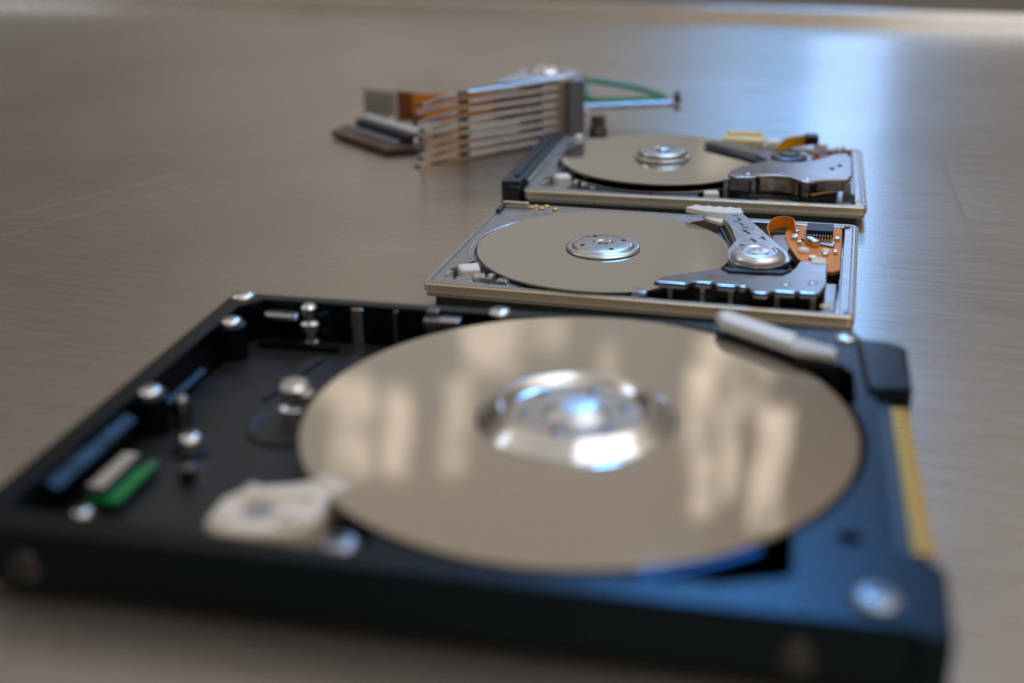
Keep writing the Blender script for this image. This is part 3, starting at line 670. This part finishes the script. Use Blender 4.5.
    for x, y, w, h, m in ((87.0, 64.6, 4.4, 2.0, 'white'), (84.6, 53.4, 4.0, 2.0, 'copper'), (90.0, 59.0, 1.2, 3.0, 'solder'), (92.0, 60.0, 1.2, 3.2, 'copper'), (94.0, 61.0, 1.2, 3.2, 'copper'), (96.0, 60.6, 2.0, 3.6, 'solder'), (80.0, 50.5, 5.0, 3.4, 'white'), (84.0, 47.5, 2.6, 2.4, 'copper')):
        finish('component', box(x - w / 2, x + w / 2, y - h / 2, y + h / 2, 6.85, 8.6, .3), M[m], D)
    for x, y in ((97.6, 6.4), (97.8, 66.6)): dome(D, x, y, 5.6, 1.0, .8, M['satin'], 'rivet', False)
    finish('tray_strip', box(96.2, 97.0, 12.0, 56.0, 2.7, 6.4, .2), M['satin'], D)
    return D
build_far_drive()

# ================================================================== loose head stack behind
def build_head_stack():
    ox, oy = 22.0, 454.0
    D = thing('head_stack', 'comb of stacked metal head arms with green coil and amber ribbon', 'head stack', (ox, oy, 0))
    def w(x, y): return (x - ox, y - oy)
    # arms: eight slim fingers from the pivot block, each with a tapering suspension
    ax = Vector((-36.0, -31.0, 0)).normalized(); nrm = Vector((-ax.y, ax.x, 0))
    P0 = Vector((*w(20.0, 450.0), 0)); P1 = Vector((*w(-15.0, 423.0), 0)); P2 = Vector((*w(-31.0, 411.5), 0))
    for k in range(8):
        z = 1.5 + k * 3.08
        tilt_ = random.uniform(-.55, .55)
        a0, a1 = 3.2, 1.6
        pts = [P0 + nrm * a0, P0 + ax * 14 + nrm * 2.3, P1 + nrm * a1, P1 - nrm * a1, P0 + ax * 14 - nrm * 2.3, P0 - nrm * a0]
        ao = finish('arm', prism([(p.x, p.y) for p in pts], z, z + .9, .3, 2), M['arm_shaded'], D)  # dark body colour stands for the shade in the gaps
        eg = [P0 + nrm * a0, P0 + ax * 14 + nrm * 2.3, P1 + nrm * a1]
        finish('arm_edge_glint', tube(spline([(p.x + nrm.x * .1, p.y + nrm.y * .1, z + .5) for p in eg], 5), .62, 10), M['arm_metal'], ao)  # pale tube added as the highlight along the arm's near edge
        sw = [P1 - ax * 2 + nrm * 1.5, P1 + ax * 2.5 + nrm * 1.3, P1 + ax * 2.5 - nrm * 1.3, P1 - ax * 2 - nrm * 1.5]
        finish('swage_plate', prism([(p.x, p.y) for p in sw], z - .35, z + 1.35, .15), M['bronze'] if k % 2 else M['gun'], ao)
        P2 = Vector((*w(-31.0, 411.5), 0)) + nrm * random.uniform(-1.0, 1.0) + ax * random.uniform(-1.6, 1.2)
        d = P2 - P1
        tp = bmesh.new()
        for s_, zz in ((1, .9), (-1, -.1)):
            q = [P1 + nrm * 1.0, P1 + d * .8 + nrm * .4, P2 + nrm * .3, P2 - nrm * .3, P1 + d * .8 - nrm * .4, P1 - nrm * 1.0]
            prism([(p.x, p.y) for p in q], z + zz - .12, z + zz + .12, 0, bm=tp)
        for v in tp.verts:
            f = max(0, min(1, (v.co - P1).dot(d) / d.length_squared)); v.co.z += -1.3 * f * f - .5 * f + tilt_ * f
        so = finish('suspension', tp, M['bronze'] if k < 4 else M['arm_metal'], ao)
        finish('head', box(P2.x - .8, P2.x + 1.0, P2.y - .7, P2.y + .7, z - 1.5 + tilt_, z - .4 + tilt_, .1), M['dark_metal'], so)
        tr = [(P0 + ax * 12 + nrm * -2.6).to_tuple(), (P1 - nrm * 1.7).to_tuple(), (P1 + d * .7 - nrm * 1.0).to_tuple()]
        finish('head_wire', tube([(x, y, z + .2 - .55 * i) for i, (x, y, _) in enumerate(tr)], .42, 6), M['brown'] if k % 2 else M['copper'], ao)
    # pivot block and bearing
    bl = prism([w(6.0, 446.0), w(12, 441.5), w(19.0, 444.0), w(26.0, 449.0), w(29.0, 457.0), w(22.0, 466.0), w(10.0, 464.0), w(4.0, 455.0)], 1.2, 23.4, .8, 3)
    bo = finish('pivot_block', bl, M['tan_metal'], D, smooth=45)
    finish('block_face', box(*[c for c in (w(21.4, 0)[0], w(27.2, 0)[0])], w(0, 444.4)[1], w(0, 449.6)[1], .2, 23.0, .4, rz=.3), M['blue_grey'], bo)
    finish('bearing', lathe([(6.6, 0), (6.6, 1.4), (5.8, 2.2), (4.2, 2.3), (3.8, 1.8), (2.4, 1.8), (2.0, 2.6), (0, 2.7)], 44), M['chrome'], bo, (*w(14.0, 455.5), 23.4))
    fs = bmesh.new()
    for k in range(3):
        q = [w(-2, 440 + k), w(8, 452), w(16, 458 + k)]
    finish('top_plate', prism([w(-4, 436), w(6, 441), w(24, 447), w(27, 455), w(20, 464), w(6, 462)], 23.5, 24.4, .3), M['arm_metal'], bo); fs.free()
    # coil fork with end post
    fk = prism([w(27, 449.5), w(58, 453.5), w(64, 455.4), w(64.2, 458.0), w(58, 457.6), w(27, 455.0)], 10.2, 12.9, .6)
    fo = finish('coil_fork', fk, M['arm_metal'], D)
    finish('fork_post', lathe([(1.2, 0), (1.2, 3), (1.7, 3.3), (1.7, 4.6), (1.0, 5.0), (1.0, 6.8), (0, 6.9)], 20), M['dark_metal'], fo, (*w(63.0, 456.8), 9.0))
    finish('fork_screw', lathe([(1.8, 0), (1.8, 1.0), (1.2, 1.6), (0, 1.7)], 20), M['satin'], fo, (*w(28.5, 451.0), 9.6))
    cb = bmesh.new()
    for r_, z_ in ((0, 12.6), (.0, 13.6), (.8, 13.1), (-.8, 13.1)):
        far = [(30 + r_, 459 + r_, z_), (29 + r_, 474 - r_, z_ + 3.2), (33, 478 - r_, z_ + 3.4), (48, 473 - r_, z_ + 1.6), (57.5 - r_, 464 - r_ * .5, z_), (57 - r_, 459.5 + r_, z_ - .2), (45, 457.4 + r_, z_), (33, 456.5 + r_, z_), (30 + r_, 459 + r_, z_)]
        tube([(*w(x, y), z) for x, y, z in spline(far, 7)], .6, 7, cb)
    finish('coil', cb, M['coil'], D)
    finish('side_barrel', lathe([(3.6, 0), (3.6, 3.0), (2.9, 3.6), (2.9, 7.0), (2.2, 7.6), (0, 7.6)], 32), M['gun'], D, (*w(33.5, 455.5), .2))
    # amber ribbon behind, with its grey stiffener plate
    rb = ribbon([w(-56, 478.5), w(-44, 474.5), w(-30, 470.5), w(-12, 468.5), w(0, 466.0), w(8, 462.0)], [2.5, 2.5, 3, 4, 5, 6], [15.5, 14.6, 13.8, 14.2, 15.5, 17], .3)
    ro = finish('flex_ribbon', rb, M['brown'], D, smooth=50)
    rb = ribbon([w(-37, 471.6), w(-26, 468.6), w(-14, 467.0), w(-6, 465.5)], [6, 4, 4, 5], [14.0, 14.0, 14.2, 15], .25)
    finish('ribbon_layer', rb, M['orange'], ro, smooth=50)
    st = ribbon([w(-56.6, 477.6), w(-50, 475.4), w(-43, 473.4)], 1.6, [15.9, 15.4, 14.9], .9)
    so = finish('stiffener', st, M['grey_plastic'], ro)
    st = ribbon([w(-55.4, 476.6), w(-50, 474.8), w(-44.6, 473.2)], [6.4, 6.2, 6.0], [14.0, 13.6, 13.3], .7)
    finish('stiffener_label', st, M['label'], so)
    # connector board lying in front of the ribbon
    pb = prism([w(-67.5, 459.0), w(-63.5, 470.0), w(-50, 468.5), w(-30.5, 444.0), w(-33.0, 430.5), w(-44.0, 428.0)], .9, 2.6, .3)
    po = finish('connector_board', pb, M['board_brown'], D)
    u = Vector((*w(-40.0, 433.0), 0)) - Vector((*w(-62.5, 462.5), 0)); ul = u.length; u.normalize(); vv = Vector((-u.y, u.x, 0))
    base = Vector((*w(-62.5, 462.5), 0))
    def strip(a, b_, c, d_, z0, z1, bvl, bm=None):
        q = [base + u * a + vv * c, base + u * b_ + vv * c, base + u * b_ + vv * d_, base + u * a + vv * d_]
        return prism([(p.x, p.y) for p in q], z0, z1, bvl, bm=bm)
    so = finish('socket', strip(0, ul, 4.6, 8.6, 2.6, 5.6, .4), M['black'], po)
    finish('socket_cover', strip(.6, ul - .6, 7.0, 10.6, 5.0, 7.0, .5), M['grey_plastic'], so)
    pn = bmesh.new()
    for k in range(14): strip(2 + k * 2.3, 3.4 + k * 2.3, .8, 3.8, 2.62, 3.4, .2, pn)
    finish('contact_row', pn, M['solder'], po)
    finish('board_screw', lathe([(1.5, 0), (1.5, 1.0), (1.0, 1.6), (0, 1.8)], 20), M['chrome'], po, (*w(-33.6, 437.5), 2.6))
    for k, (x, y) in enumerate(((-55, 471.5), (-50, 469.8), (-45, 468.4))):
        finish('ribbon_pad', box(*sorted((w(x, 0)[0] - 1, w(x, 0)[0] + 1)), w(0, y)[1] - 1, w(0, y)[1] + 1, 2.65, 5.2, .4), M['white'], po)
    return D
build_head_stack()
